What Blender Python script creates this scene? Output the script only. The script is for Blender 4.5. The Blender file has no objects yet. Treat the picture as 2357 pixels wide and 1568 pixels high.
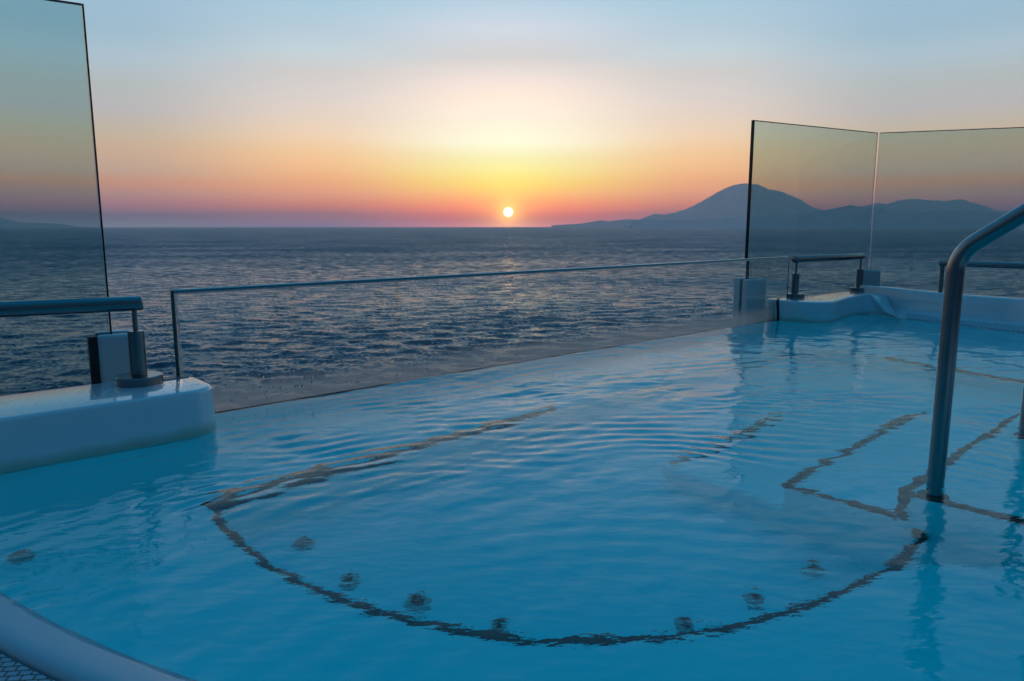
import bpy, bmesh, math, random
import numpy as np
from mathutils import Vector
from mathutils.geometry import tessellate_polygon
random.seed(7); rng = np.random.default_rng(11)
sc = bpy.context.scene
COL = sc.collection

# ------------------------------------------------------------------ camera model (metres; pool water is z = 0)
F, PITCH, CAMH = 1680.0, math.atan(264/1680), 0.75
cP, sP = math.cos(PITCH), math.sin(PITCH)
def ray(x, y):
    u = (x-1178.5)/F; v = -(y-784)/F
    return np.array([u, cP+v*sP, v*cP-sP])
def at(x, y, z=0.0):
    d = ray(x, y); return tuple(np.array([0, 0, CAMH]) + d*((z-CAMH)/d[2]))
def aty(x, y, Y):
    d = ray(x, y); return tuple(np.array([0, 0, CAMH]) + d*(Y/d[1]))
def uw(x, y, z):
    d = ray(x, y); d = d/np.linalg.norm(d); p = np.array(at(x, y, 0))
    r = d.copy(); r[:2] /= 1.333; r[2] = -math.sqrt(1-r[0]**2-r[1]**2)
    return tuple(p + r*(z/r[2]))
G0 = (-1.192, 2.906); UU = (0.743, 0.669); VV = (-0.669, 0.743)
def P(u, v): return (G0[0]+UU[0]*u+VV[0]*v, G0[1]+UU[1]*u+VV[1]*v)
def P3(u, v, z): p = P(u, v); return (p[0], p[1], z)
def UV(p): rx, ry = p[0]-G0[0], p[1]-G0[1]; return rx*UU[0]+ry*UU[1], rx*VV[0]+ry*VV[1]

# ------------------------------------------------------------------ helpers
def link(name, me, mat=None, parent=None):
    o = bpy.data.objects.new(name, me); COL.objects.link(o)
    if mat is not None and me is not None: me.materials.append(mat)
    if parent: o.parent = parent
    return o
def mesh(name, V, Fc, mat=None, parent=None, sharp=40, smooth=True):
    me = bpy.data.meshes.new(name); me.from_pydata([tuple(v) for v in V], [], [tuple(f) for f in Fc]); me.update()
    bm = bmesh.new(); bm.from_mesh(me); bmesh.ops.recalc_face_normals(bm, faces=bm.faces); bm.to_mesh(me); bm.free()
    if smooth:
        me.polygons.foreach_set('use_smooth', [True]*len(me.polygons))
        if sharp: me.set_sharp_from_angle(angle=math.radians(sharp))
    return link(name, me, mat, parent)
def tag(o, label=None, cat=None, group=None, kind=None):
    if label: o['label'] = label
    if cat: o['category'] = cat
    if group: o['group'] = group
    if kind: o['kind'] = kind
    return o
def empty(name, loc=(0, 0, 0)):
    o = bpy.data.objects.new(name, None); COL.objects.link(o); o.empty_display_size = .05
    o.location = loc; return o
def adopt(root, *kids):      # parent with world transform kept (kids are modelled in world space, roots only translate)
    for k in kids:
        k.parent = root; k.location = Vector(k.location)-Vector(root.location)
def bevel(o, w, n=3):
    m = o.modifiers.new('bevel', 'BEVEL'); m.width = w; m.segments = n; m.limit_method = 'ANGLE'; m.angle_limit = math.radians(35)
    return o
def tube_geo(path, r, seg=20, cap=True, round_cap=0.0):
    pts = [Vector(p) for p in path]; rad = [r]*len(pts)
    if round_cap:
        for end in (0, -1):
            a = pts[end]; b = pts[1] if end == 0 else pts[-2]; d = (a-b).normalized()
            add = []
            for k in range(1, 4):
                t = k/3*math.pi/2
                add.append((a-d*round_cap+d*round_cap*math.sin(t), r-round_cap+round_cap*math.cos(t)))
            base = (a-d*round_cap, r)
            if end == 0:
                pts = [x[0] for x in reversed(add)]+[base[0]]+pts[1:]; rad = [x[1] for x in reversed(add)]+[r]+rad[1:]
            else:
                pts = pts[:-1]+[base[0]]+[x[0] for x in add]; rad = rad[:-1]+[r]+[x[1] for x in add]
    V, Fc = [], []
    t0 = (pts[1]-pts[0]).normalized(); n = t0.orthogonal().normalized()
    for i, p in enumerate(pts):
        t = (pts[min(i+1, len(pts)-1)]-pts[max(i-1, 0)]).normalized()
        n = (n-t*n.dot(t)).normalized(); b = t.cross(n)
        for k in range(seg):
            a = 2*math.pi*k/seg; V.append(p+n*(rad[i]*math.cos(a))+b*(rad[i]*math.sin(a)))
    for i in range(len(pts)-1):
        for k in range(seg):
            Fc.append((i*seg+k, i*seg+(k+1) % seg, (i+1)*seg+(k+1) % seg, (i+1)*seg+k))
    if cap:
        Fc.append(tuple(range(seg-1, -1, -1))); Fc.append(tuple((len(pts)-1)*seg+k for k in range(seg)))
    return V, Fc
def tube(name, path, r, mat, parent=None, seg=24, round_cap=0.0, sharp=40):
    V, Fc = tube_geo(path, r, seg, True, round_cap); return mesh(name, V, Fc, mat, parent, sharp)
def bend(a, b, c, rad, n=10):         # polyline a-b-c with the corner at b rounded
    a, b, c = Vector(a), Vector(b), Vector(c)
    d1, d2 = (a-b).normalized(), (c-b).normalized()
    th = d1.angle(d2); L = rad/math.tan(th/2); s, e = b+d1*L, b+d2*L
    cen = b+(d1+d2).normalized()*(rad/math.sin(th/2))
    out = [a]
    va, vb = s-cen, e-cen; om = va.angle(vb)
    for k in range(n+1):
        t = k/n; out.append(cen+(va*math.sin((1-t)*om)+vb*math.sin(t*om))/math.sin(om))
    out.append(c); return out
def lathe(name, prof, loc, mat, parent=None, seg=40, axis=None, sharp=35):
    V, Fc = [], []
    ax = Vector(axis or (0, 0, 1)).normalized(); n = ax.orthogonal().normalized(); b = ax.cross(n); L = Vector(loc)
    for r, z in prof:
        for k in range(seg):
            a = 2*math.pi*k/seg; V.append(L+ax*z+n*(r*math.cos(a))+b*(r*math.sin(a)))
    for i in range(len(prof)-1):
        for k in range(seg): Fc.append((i*seg+k, i*seg+(k+1) % seg, (i+1)*seg+(k+1) % seg, (i+1)*seg+k))
    Fc.append(tuple(range(seg-1, -1, -1))); Fc.append(tuple((len(prof)-1)*seg+k for k in range(seg)))
    return mesh(name, V, Fc, mat, parent, sharp)
def prism_geo(outline, z0, z1):
    n = len(outline); V = [(x, y, z0) for x, y in outline]+[(x, y, z1) for x, y in outline]
    Fc = [(i, (i+1) % n, n+(i+1) % n, n+i) for i in range(n)]
    Fc.append(tuple(range(n-1, -1, -1))); Fc.append(tuple(range(n, 2*n)))
    return V, Fc
def prism(name, outline, z0, z1, mat, parent=None, bev=0, seg=3):
    V, Fc = prism_geo(outline, z0, z1); o = mesh(name, V, Fc, mat, parent, 35)
    if bev: bevel(o, bev, seg)
    return o
def flat(outline, z, holes=()):
    loops = [[Vector((x, y, 0)) for x, y in outline]]+[[Vector((x, y, 0)) for x, y in h] for h in holes]
    tris = tessellate_polygon(loops); V = [(v.x, v.y, z) for l in loops for v in l]
    return V, [tuple(t) for t in tris]
def loft(sections, close_ends=True):
    n = len(sections[0]); V = [p for s in sections for p in s]; Fc = []
    for i in range(len(sections)-1):
        for k in range(n-1): Fc.append((i*n+k, i*n+k+1, (i+1)*n+k+1, (i+1)*n+k))
    if close_ends:
        Fc.append(tuple(range(n))); Fc.append(tuple((len(sections)-1)*n+k for k in range(n-1, -1, -1)))
    return V, Fc
def resample(pts, n):
    pts = [Vector(p) for p in pts]
    out = []
    N = len(pts)
    for i in range(N-1):
        p0 = pts[max(i-1, 0)]; p1 = pts[i]; p2 = pts[i+1]; p3 = pts[min(i+2, N-1)]
        for k in range(n):
            t = k/n
            out.append(0.5*((2*p1)+(p2-p0)*t+(2*p0-5*p1+4*p2-p3)*t*t+(-p0+3*p1-3*p2+p3)*t**3))
    out.append(pts[-1]); return out
def seg_outline(a, b, th):          # thin vertical slab footprint between plan points a, b
    d = Vector((b[0]-a[0], b[1]-a[1])); n = Vector((-d.y, d.x)).normalized()*(th/2)
    return [(a[0]-n.x, a[1]-n.y), (b[0]-n.x, b[1]-n.y), (b[0]+n.x, b[1]+n.y), (a[0]+n.x, a[1]+n.y)]

# ------------------------------------------------------------------ materials
def lin(c): return tuple((x/255/12.92 if x/255 <= .04045 else ((x/255+.055)/1.055)**2.4) for x in c)
def newmat(name):
    m = bpy.data.materials.new(name); m.use_nodes = True; nt = m.node_tree; nt.nodes.clear()
    return m, nt, nt.nodes.new('ShaderNodeOutputMaterial')
def principled(name, col, rough=.5, metal=0, coat=0, spec=.5, noise=None, bump=None, ior=1.5):
    m, nt, out = newmat(name); N = nt.nodes; L = nt.links
    b = N.new('ShaderNodeBsdfPrincipled'); L.new(b.outputs[0], out.inputs[0])
    b.inputs['Base Color'].default_value = (*col, 1); b.inputs['Roughness'].default_value = rough
    b.inputs['Metallic'].default_value = metal; b.inputs['Coat Weight'].default_value = coat; b.inputs['IOR'].default_value = ior
    tc = N.new('ShaderNodeTexCoord')
    if noise:
        sc_, amt, stretch = noise
        mp = N.new('ShaderNodeMapping'); mp.inputs['Scale'].default_value = stretch; L.new(tc.outputs['Object'], mp.inputs[0])
        nz = N.new('ShaderNodeTexNoise'); nz.inputs['Scale'].default_value = sc_; nz.inputs['Detail'].default_value = 6; L.new(mp.outputs[0], nz.inputs[0])
        mx = N.new('ShaderNodeMix'); mx.data_type = 'RGBA'; L.new(nz.outputs[0], mx.inputs[0])
        mx.inputs[6].default_value = (*[c*(1-amt) for c in col], 1); mx.inputs[7].default_value = (*[min(1, c*(1+amt)) for c in col], 1)
        L.new(mx.outputs[2], b.inputs['Base Color'])
        mr = N.new('ShaderNodeMapRange'); mr.inputs[3].default_value = max(.02, rough-.08); mr.inputs[4].default_value = rough+.08
        L.new(nz.outputs[0], mr.inputs[0]); L.new(mr.outputs[0], b.inputs['Roughness'])
    if bump:
        sc_, st, stretch = bump
        mp = N.new('ShaderNodeMapping'); mp.inputs['Scale'].default_value = stretch; L.new(tc.outputs['Object'], mp.inputs[0])
        nz = N.new('ShaderNodeTexNoise'); nz.inputs['Scale'].default_value = sc_; nz.inputs['Detail'].default_value = 4; L.new(mp.outputs[0], nz.inputs[0])
        bp = N.new('ShaderNodeBump'); bp.inputs['Strength'].default_value = st; bp.inputs['Distance'].default_value = .002
        L.new(nz.outputs[0], bp.inputs['Height']); L.new(bp.outputs[0], b.inputs['Normal'])
    return m
def glass_mat(name, col, rough=0.0, ior=1.5):
    m, nt, out = newmat(name); g = nt.nodes.new('ShaderNodeBsdfGlass'); g.inputs['Color'].default_value = (*col, 1)
    g.inputs['Roughness'].default_value = rough; g.inputs['IOR'].default_value = ior; nt.links.new(g.outputs[0], out.inputs[0]); return m

M_gel = principled('white_gelcoat', (.74, .77, .80), .16, coat=.5, noise=(9, .05, (1, 1, 1)))
M_gelrough = principled('rim_gelcoat', (.50, .54, .58), .42, noise=(14, .06, (1, 1, 1)), bump=(60, .25, (1, 1, 1)))
M_steel = principled('brushed_steel', (.22, .22, .22), .28, metal=1)
M_steelh = principled('brushed_steel_tube', (.23, .235, .24), .25, metal=1)
M_rubber = principled('black_rubber', (.012, .013, .015), .5)
M_clamp = principled('painted_white', (.62, .64, .66), .35, noise=(12, .06, (1, 1, 1)))
M_slot = principled('grey_sealant', (.10, .11, .11), .45, noise=(40, .3, (1, 1, 1)))
M_trim = principled('dark_tile_strip', (.014, .015, .016), .5, noise=(60, .5, (1, 1, 1)))
M_basin = principled('blue_pool_lining', (.0, .975, 1.0), .6, noise=(3, .05, (1, 1, 1)))
M_noz = principled('nozzle_steel', (.32, .38, .37), .3, metal=.5)
M_nozc = principled('nozzle_dark', (.012, .02, .02), .5)
M_pane = glass_mat('tinted_glass', (.75, .855, .86))
M_edge = principled('polished_glass_edge', (.006, .018, .020), .12)
M_bead = principled('polished_bead', (.80, .76, .70), .14, metal=1)
M_gedge = principled('green_glass_edge', (.05, .11, .095), .15)
M_clear = glass_mat('clear_glass', (.98, .99, .985))
M_drop = glass_mat('water_drop', (1, 1, 1), 0, 1.33)

def mat_curb():      # white gelcoat with a faint yellow scum line just above the water
    m = principled('curb_gelcoat', (.74, .77, .80), .14, coat=.6, noise=(9, .04, (1, 1, 1)))
    nt = m.node_tree; N = nt.nodes; L = nt.links; b = next(n for n in N if n.type == 'BSDF_PRINCIPLED')
    src = b.inputs['Base Color'].links[0].from_socket
    geo = N.new('ShaderNodeNewGeometry'); sx = N.new('ShaderNodeSeparateXYZ'); L.new(geo.outputs['Position'], sx.inputs[0])
    nz = N.new('ShaderNodeTexNoise'); nz.inputs['Scale'].default_value = 5; L.new(geo.outputs['Position'], nz.inputs[0])
    ad = N.new('ShaderNodeMath'); ad.operation = 'MULTIPLY_ADD'; L.new(nz.outputs[0], ad.inputs[0]); ad.inputs[1].default_value = -.03; L.new(sx.outputs[2], ad.inputs[2])
    mr = N.new('ShaderNodeMapRange'); mr.interpolation_type = 'SMOOTHSTEP'; L.new(ad.outputs[0], mr.inputs[0])
    mr.inputs[1].default_value = .03; mr.inputs[2].default_value = -.012; mr.inputs[3].default_value = 0; mr.inputs[4].default_value = .75
    mx = N.new('ShaderNodeMix'); mx.data_type = 'RGBA'; L.new(mr.outputs[0], mx.inputs[0]); L.new(src, mx.inputs[6]); mx.inputs[7].default_value = (.40, .42, .30, 1)
    L.new(mx.outputs[2], b.inputs['Base Color']); return m
M_curb = mat_curb()

def mat_water():
    m, nt, out = newmat('pool_water_surface'); N = nt.nodes; L = nt.links
    g = N.new('ShaderNodeBsdfGlass'); g.inputs['Roughness'].default_value = 0; g.inputs['IOR'].default_value = 1.333
    tc = N.new('ShaderNodeNewGeometry'); mp = N.new('ShaderNodeMapping'); mp.inputs['Rotation'].default_value = (0, 0, -math.radians(42)); mp.inputs['Scale'].default_value = (1, 2.2, 1)
    L.new(tc.outputs['Position'], mp.inputs[0])
    nz = N.new('ShaderNodeTexNoise'); nz.inputs['Scale'].default_value = 14; nz.inputs['Detail'].default_value = 3; L.new(mp.outputs[0], nz.inputs[0])
    bp = N.new('ShaderNodeBump'); bp.inputs['Strength'].default_value = .35; bp.inputs['Distance'].default_value = .004
    L.new(nz.outputs[0], bp.inputs['Height']); L.new(bp.outputs[0], g.inputs['Normal'])
    L.new(g.outputs[0], out.inputs['Surface'])
    va = N.new('ShaderNodeVolumeAbsorption'); va.inputs['Color'].default_value = (.0, 1.0, 1.0, 1); va.inputs['Density'].default_value = 1.5
    L.new(va.outputs[0], out.inputs['Volume']); return m
M_water = mat_water()

def mat_sea():
    m, nt, out = newmat('sea_surface'); N = nt.nodes; L = nt.links
    b = N.new('ShaderNodeBsdfPrincipled'); L.new(b.outputs[0], out.inputs[0])
    b.inputs['Base Color'].default_value = (.005, .026, .058, 1); b.inputs['Roughness'].default_value = .12; b.inputs['IOR'].default_value = 1.33
    geo = N.new('ShaderNodeNewGeometry')
    def layer(scale, stretch, amp, det=4):
        mp = N.new('ShaderNodeMapping'); mp.inputs['Scale'].default_value = stretch; mp.inputs['Rotation'].default_value = (0, 0, random.uniform(-.3, .3)); L.new(geo.outputs['Position'], mp.inputs[0])
        nz = N.new('ShaderNodeTexNoise'); nz.inputs['Scale'].default_value = scale; nz.inputs['Detail'].default_value = det; nz.inputs['Roughness'].default_value = .6; L.new(mp.outputs[0], nz.inputs[0])
        s = N.new('ShaderNodeVectorMath'); s.operation = 'SUBTRACT'; L.new(nz.outputs['Color'], s.inputs[0]); s.inputs[1].default_value = (.5, .5, .5)
        k = N.new('ShaderNodeVectorMath'); k.operation = 'MULTIPLY'; L.new(s.outputs[0], k.inputs[0]); k.inputs[1].default_value = (amp*.8, amp, 0); return k.outputs[0]
    a = layer(2.0, (.6, 1, 1), 1.5); c = layer(.26, (.5, 1, 1), 1.05, 4); d = layer(.012, (.5, 1, 1), .3, 2)
    ad = N.new('ShaderNodeVectorMath'); L.new(a, ad.inputs[0]); L.new(c, ad.inputs[1])
    ad2 = N.new('ShaderNodeVectorMath'); L.new(ad.outputs[0], ad2.inputs[0]); L.new(d, ad2.inputs[1])
    ad3 = N.new('ShaderNodeVectorMath'); 
    ln = N.new('ShaderNodeVectorMath'); ln.operation = 'LENGTH'; L.new(geo.outputs['Position'], ln.inputs[0])
    tl = N.new('ShaderNodeMapRange'); tl.interpolation_type = 'SMOOTHSTEP'; L.new(ln.outputs['Value'], tl.inputs[0]); tl.inputs[1].default_value = 60; tl.inputs[2].default_value = 900; tl.inputs[3].default_value = -.12; tl.inputs[4].default_value = -.32
    fl = N.new('ShaderNodeVectorMath'); fl.operation = 'MULTIPLY'; L.new(geo.outputs['Position'], fl.inputs[0]); fl.inputs[1].default_value = (1, 1, 0)
    fn = N.new('ShaderNodeVectorMath'); fn.operation = 'NORMALIZE'; L.new(fl.outputs[0], fn.inputs[0])
    fs = N.new('ShaderNodeVectorMath'); fs.operation = 'SCALE'; L.new(fn.outputs[0], fs.inputs[0]); L.new(tl.outputs[0], fs.inputs['Scale'])
    ad4 = N.new('ShaderNodeVectorMath'); L.new(ad2.outputs[0], ad4.inputs[0]); L.new(fs.outputs[0], ad4.inputs[1])
    L.new(ad4.outputs[0], ad3.inputs[0]); L.new(geo.outputs['Normal'], ad3.inputs[1])
    nn = N.new('ShaderNodeVectorMath'); nn.operation = 'NORMALIZE'; L.new(ad3.outputs[0], nn.inputs[0]); L.new(nn.outputs[0], b.inputs['Normal'])
    return m
M_sea = mat_sea()

def mat_deck():
    m, nt, out = newmat('anti_slip_mat'); N = nt.nodes; L = nt.links
    b = N.new('ShaderNodeBsdfPrincipled'); L.new(b.outputs[0], out.inputs[0]); b.inputs['Roughness'].default_value = .55
    geo = N.new('ShaderNodeNewGeometry'); mp = N.new('ShaderNodeMapping'); mp.inputs['Rotation'].default_value = (0, 0, math.radians(-6)); L.new(geo.outputs['Position'], mp.inputs[0])
    br = N.new('ShaderNodeTexBrick'); L.new(mp.outputs[0], br.inputs[0]); br.inputs['Scale'].default_value = 1
    br.inputs['Brick Width'].default_value = .0215; br.inputs['Row Height'].default_value = .0145; br.inputs['Mortar Size'].default_value = .0019; br.inputs['Mortar Smooth'].default_value = .7
    br.inputs['Color1'].default_value = (.42, .46, .50, 1); br.inputs['Color2'].default_value = (.34, .38, .42, 1); br.inputs['Mortar'].default_value = (.05, .06, .065, 1)
    L.new(br.outputs[0], b.inputs['Base Color'])
    inv = N.new('ShaderNodeMath'); inv.operation = 'SUBTRACT'; inv.inputs[0].default_value = 1; L.new(br.outputs['Fac'], inv.inputs[1])
    bp = N.new('ShaderNodeBump'); bp.inputs['Distance'].default_value = .003; bp.inputs['Strength'].default_value = 1; L.new(inv.outputs[0], bp.inputs['Height']); L.new(bp.outputs[0], b.inputs['Normal'])
    return m
M_deck = mat_deck()
def mat_strip():
    m, nt, out = newmat('studded_gelcoat'); N = nt.nodes; L = nt.links
    b = N.new('ShaderNodeBsdfPrincipled'); L.new(b.outputs[0], out.inputs[0]); b.inputs['Roughness'].default_value = .4
    geo = N.new('ShaderNodeNewGeometry'); mp = N.new('ShaderNodeMapping'); mp.inputs['Rotation'].default_value = (0, 0, math.radians(75)); L.new(geo.outputs['Position'], mp.inputs[0])
    br = N.new('ShaderNodeTexBrick'); L.new(mp.outputs[0], br.inputs[0]); br.inputs['Scale'].default_value = 1
    br.inputs['Brick Width'].default_value = .035; br.inputs['Row Height'].default_value = .03; br.inputs['Mortar Size'].default_value = .006; br.inputs['Mortar Smooth'].default_value = .6
    br.inputs['Color1'].default_value = (.66, .69, .72, 1); br.inputs['Color2'].default_value = (.60, .63, .66, 1); br.inputs['Mortar'].default_value = (.34, .37, .40, 1)
    L.new(br.outputs[0], b.inputs['Base Color']); return m
M_strip = mat_strip()
def mat_film():      # dried salt and splash film low on the glass
    m, nt, out = newmat('salt_film'); N = nt.nodes; L = nt.links
    tr = N.new('ShaderNodeBsdfTransparent'); tl = N.new('ShaderNodeBsdfTranslucent'); tl.inputs[0].default_value = (1.0, .74, .62, 1)  # pink tint paints the sunset glow into the film's colour
    df = N.new('ShaderNodeBsdfDiffuse'); df.inputs[0].default_value = (.45, .42, .40, 1)
    m1 = N.new('ShaderNodeMixShader'); m1.inputs[0].default_value = .08; L.new(tl.outputs[0], m1.inputs[1]); L.new(df.outputs[0], m1.inputs[2])
    geo = N.new('ShaderNodeNewGeometry'); sx = N.new('ShaderNodeSeparateXYZ'); L.new(geo.outputs['Position'], sx.inputs[0])
    mp = N.new('ShaderNodeMapping'); mp.inputs['Scale'].default_value = (1, 1, .12); L.new(geo.outputs['Position'], mp.inputs[0])
    nz = N.new('ShaderNodeTexNoise'); nz.inputs['Scale'].default_value = 26; nz.inputs['Detail'].default_value = 5; L.new(mp.outputs[0], nz.inputs[0])
    nb = N.new('ShaderNodeTexNoise'); nb.inputs['Scale'].default_value = 3; nb.inputs['Detail'].default_value = 3; L.new(geo.outputs['Position'], nb.inputs[0])
    a1 = N.new('ShaderNodeMath'); a1.operation = 'MULTIPLY_ADD'; L.new(nz.outputs[0], a1.inputs[0]); a1.inputs[1].default_value = .05; L.new(sx.outputs[2], a1.inputs[2])
    a2 = N.new('ShaderNodeMath'); a2.operation = 'MULTIPLY_ADD'; L.new(nb.outputs[0], a2.inputs[0]); a2.inputs[1].default_value = .06; L.new(a1.outputs[0], a2.inputs[2])
    mr = N.new('ShaderNodeMapRange'); mr.interpolation_type = 'SMOOTHSTEP'; L.new(a2.outputs[0], mr.inputs[0])
    mr.inputs[1].default_value = .095; mr.inputs[2].default_value = .205; mr.inputs[3].default_value = .66; mr.inputs[4].default_value = .04
    mx = N.new('ShaderNodeMixShader'); L.new(mr.outputs[0], mx.inputs[0]); L.new(tr.outputs[0], mx.inputs[1]); L.new(m1.outputs[0], mx.inputs[2]); L.new(mx.outputs[0], out.inputs[0])
    return m
M_film = mat_film()
M_hill = principled('hill_scrub_hazed', (.28, .33, .38), .9, noise=(.004, .5, (1, 1, 1)))  # base colour also carries some painted-in blue of the distant haze

# ------------------------------------------------------------------ world: dusk sky as a function of direction
SUN_AZ, SUN_EL = math.atan2(-8.5/F, 1), math.radians(1.05)
def build_world():
    w = bpy.data.worlds.new('World'); sc.world = w; w.use_nodes = True; nt = w.node_tree; N = nt.nodes; L = nt.links; N.clear()
    out = N.new('ShaderNodeOutputWorld'); bg = N.new('ShaderNodeBackground'); L.new(bg.outputs[0], out.inputs[0])
    tc = N.new('ShaderNodeTexCoord'); sx = N.new('ShaderNodeSeparateXYZ'); L.new(tc.outputs['Generated'], sx.inputs[0])
    def M(op, a, b=None, c=None, clamp=False):
        n = N.new('ShaderNodeMath'); n.operation = op; n.use_clamp = clamp
        for i, x in enumerate((a, b, c)):
            if x is None: continue
            if isinstance(x, (int, float)): n.inputs[i].default_value = x
            else: L.new(x, n.inputs[i])
        return n.outputs[0]
    el = M('MULTIPLY', M('ARCSINE', sx.outputs[2]), 180/math.pi)
    pos = M('SQRT', M('DIVIDE', M('MAXIMUM', el, 0.0), 90.0))
    az = M('ARCTAN2', sx.outputs[0], sx.outputs[1])
    a = M('MULTIPLY', M('ABSOLUTE', M('SUBTRACT', az, SUN_AZ)), 180/math.pi)
    def ramp(stops):
        r = N.new('ShaderNodeValToRGB'); r.color_ramp.interpolation = 'LINEAR'
        e = r.color_ramp.elements
        while len(e) > 1: e.remove(e[-1])
        for i, (d, c) in enumerate(stops):
            q = e[0] if i == 0 else e.new(math.sqrt(d/90))
            q.position = math.sqrt(d/90); q.color = (*[v/12 for v in lin(c)], 1)
        L.new(pos, r.inputs[0]); return r.outputs[0]
    R = [ramp(s) for s in SKY]
    def mixc(f, A, B):
        n = N.new('ShaderNodeMix'); n.data_type = 'RGBA'; L.new(f, n.inputs[0]); L.new(A, n.inputs[6]); L.new(B, n.inputs[7]); return n.outputs[2]
    def sm(lo, hi):
        n = N.new('ShaderNodeMapRange'); n.interpolation_type = 'SMOOTHSTEP'; L.new(a, n.inputs[0]); n.inputs[1].default_value = lo; n.inputs[2].default_value = hi; return n.outputs[0]
    c = mixc(sm(0, 15), R[0], R[1]); c = mixc(sm(13.5, 28), c, R[2]); c = mixc(sm(40, 125), c, R[3])
    k6 = N.new('ShaderNodeVectorMath'); k6.operation = 'SCALE'; L.new(c, k6.inputs[0]); k6.inputs['Scale'].default_value = 12.0; c = k6.outputs[0]
    # the sun's disc and its close aureole
    sd = (math.sin(SUN_AZ)*math.cos(SUN_EL), math.cos(SUN_AZ)*math.cos(SUN_EL), math.sin(SUN_EL))
    dv = N.new('ShaderNodeVectorMath'); dv.operation = 'DISTANCE'; L.new(tc.outputs['Generated'], dv.inputs[0]); dv.inputs[1].default_value = sd
    th = M('MULTIPLY', dv.outputs['Value'], 180/math.pi)
    dm = N.new('ShaderNodeMapRange'); dm.interpolation_type = 'SMOOTHSTEP'; L.new(th, dm.inputs[0]); dm.inputs[1].default_value = .40; dm.inputs[2].default_value = .26
    def addc(A, f, col):
        k = N.new('ShaderNodeVectorMath'); k.operation = 'SCALE'; k.inputs[0].default_value = col; L.new(f, k.inputs['Scale'])
        n = N.new('ShaderNodeVectorMath'); L.new(A, n.inputs[0]); L.new(k.outputs[0], n.inputs[1]); return n.outputs[0]
    c = addc(c, M('EXPONENT', M('MULTIPLY', M('POWER', M('DIVIDE', th, .75), 1.5), -1.0)), (3.2, 1.9, .25))
    c = addc(c, M('EXPONENT', M('MULTIPLY', M('POWER', M('DIVIDE', th, 2.4), 2.0), -1.0)), (.9, .62, .0))
    c = addc(c, dm.outputs[0], (14.0, 12.0, 9.0))
    L.new(c, bg.inputs[0]); bg.inputs[1].default_value = 1.0
    w.cycles.sampling_method = 'MANUAL'; w.cycles.sample_map_resolution = 1024
SKY = [
 [(0.064, (368.1, 190.5, 197.4)), (0.393, (346, 164, 128)), (0.831, (392, 158, 70)), (1.376, (456, 222, 32)), (1.92, (470.4, 275.0, 12.9)), (2.462, (466.0, 329.9, 12.9)), (3.217, (462.0, 386.2, 12.9)), (4.075, (400.3, 370.5, 179.1)), (5.138, (360.1, 343.9, 235.7)), (6.192, (349.5, 340.7, 284.8)), (7.754, (328.2, 308.0, 270.6)), (9.29, (319.2, 287.9, 255.6)), (10.799, (290.6, 265.8, 250.7)), (12.281, (248.0, 240.0, 233.2)), (14.211, (236.7, 244.1, 252.9)), (16.087, (204.9, 230.7, 248.1)), (19.5, (168, 202, 222)), (23, (138, 188, 220)), (30, (88, 160, 208)), (45, (30, 148, 208)), (90, (10, 128, 194))],
 [(0.062, (192.8, 134.4, 191.3)), (0.91, (236.9, 119.9, 116.9)), (1.543, (344.5, 164.2, 27.1)), (2.278, (386.7, 229.7, 106.0)), (3.114, (420.9, 271.8, 78.7)), (4.254, (378.0, 276.6, 148.5)), (5.485, (342.6, 272.6, 179.5)), (6.501, (320.8, 271.4, 213.9)), (8.004, (287.8, 258.3, 229.8)), (9.483, (263.4, 247.9, 236.6)), (10.935, (244.5, 236.6, 227.4)), (12.36, (225.1, 240.5, 243.8)), (13.756, (206.5, 228.2, 241.0)), (15.572, (186.5, 223.9, 239.9)), (19.5, (168, 202, 222)), (23, (138, 188, 220)), (30, (88, 160, 208)), (45, (30, 148, 208)), (90, (10, 128, 194))],
 [(0.057, (161.9, 156.4, 179.4)), (0.748, (136.7, 80.8, 116.9)), (1.436, (264.4, 125.5, 106.6)), (2.218, (307.0, 195.4, 118.5)), (2.898, (359.5, 214.4, 12.9)), (3.671, (303.6, 234.0, 165.1)), (5.106, (284.5, 228.2, 163.8)), (6.52, (249.3, 226.1, 186.9)), (7.727, (229.2, 219.9, 212.5)), (9.28, (213.6, 217.4, 210.5)), (11.065, (199.3, 221.7, 232.3)), (12.804, (175.3, 209.7, 226.7)), (14.494, (174.1, 209.0, 231.1)), (19.5, (156, 194, 217)), (23, (130, 180, 213)), (30, (84, 154, 203)), (45, (28, 142, 202)), (90, (10, 128, 194))],
 [(0, (22, 44, 60)), (5, (26, 52, 70)), (10, (28, 58, 80)), (20, (31, 68, 94)), (45, (26, 86, 120)), (70, (22, 106, 148)), (90, (10, 128, 194))],
]
build_world()
sun = bpy.data.lights.new('sun', 'SUN'); sun.energy = .006; sun.angle = math.radians(.55); sun.color = (1, .42, .18)
so = bpy.data.objects.new('sun', sun); COL.objects.link(so)
so.rotation_euler = Vector((math.sin(SUN_AZ)*math.cos(SUN_EL), math.cos(SUN_AZ)*math.cos(SUN_EL), math.sin(SUN_EL))).to_track_quat('Z', 'Y').to_euler()

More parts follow.
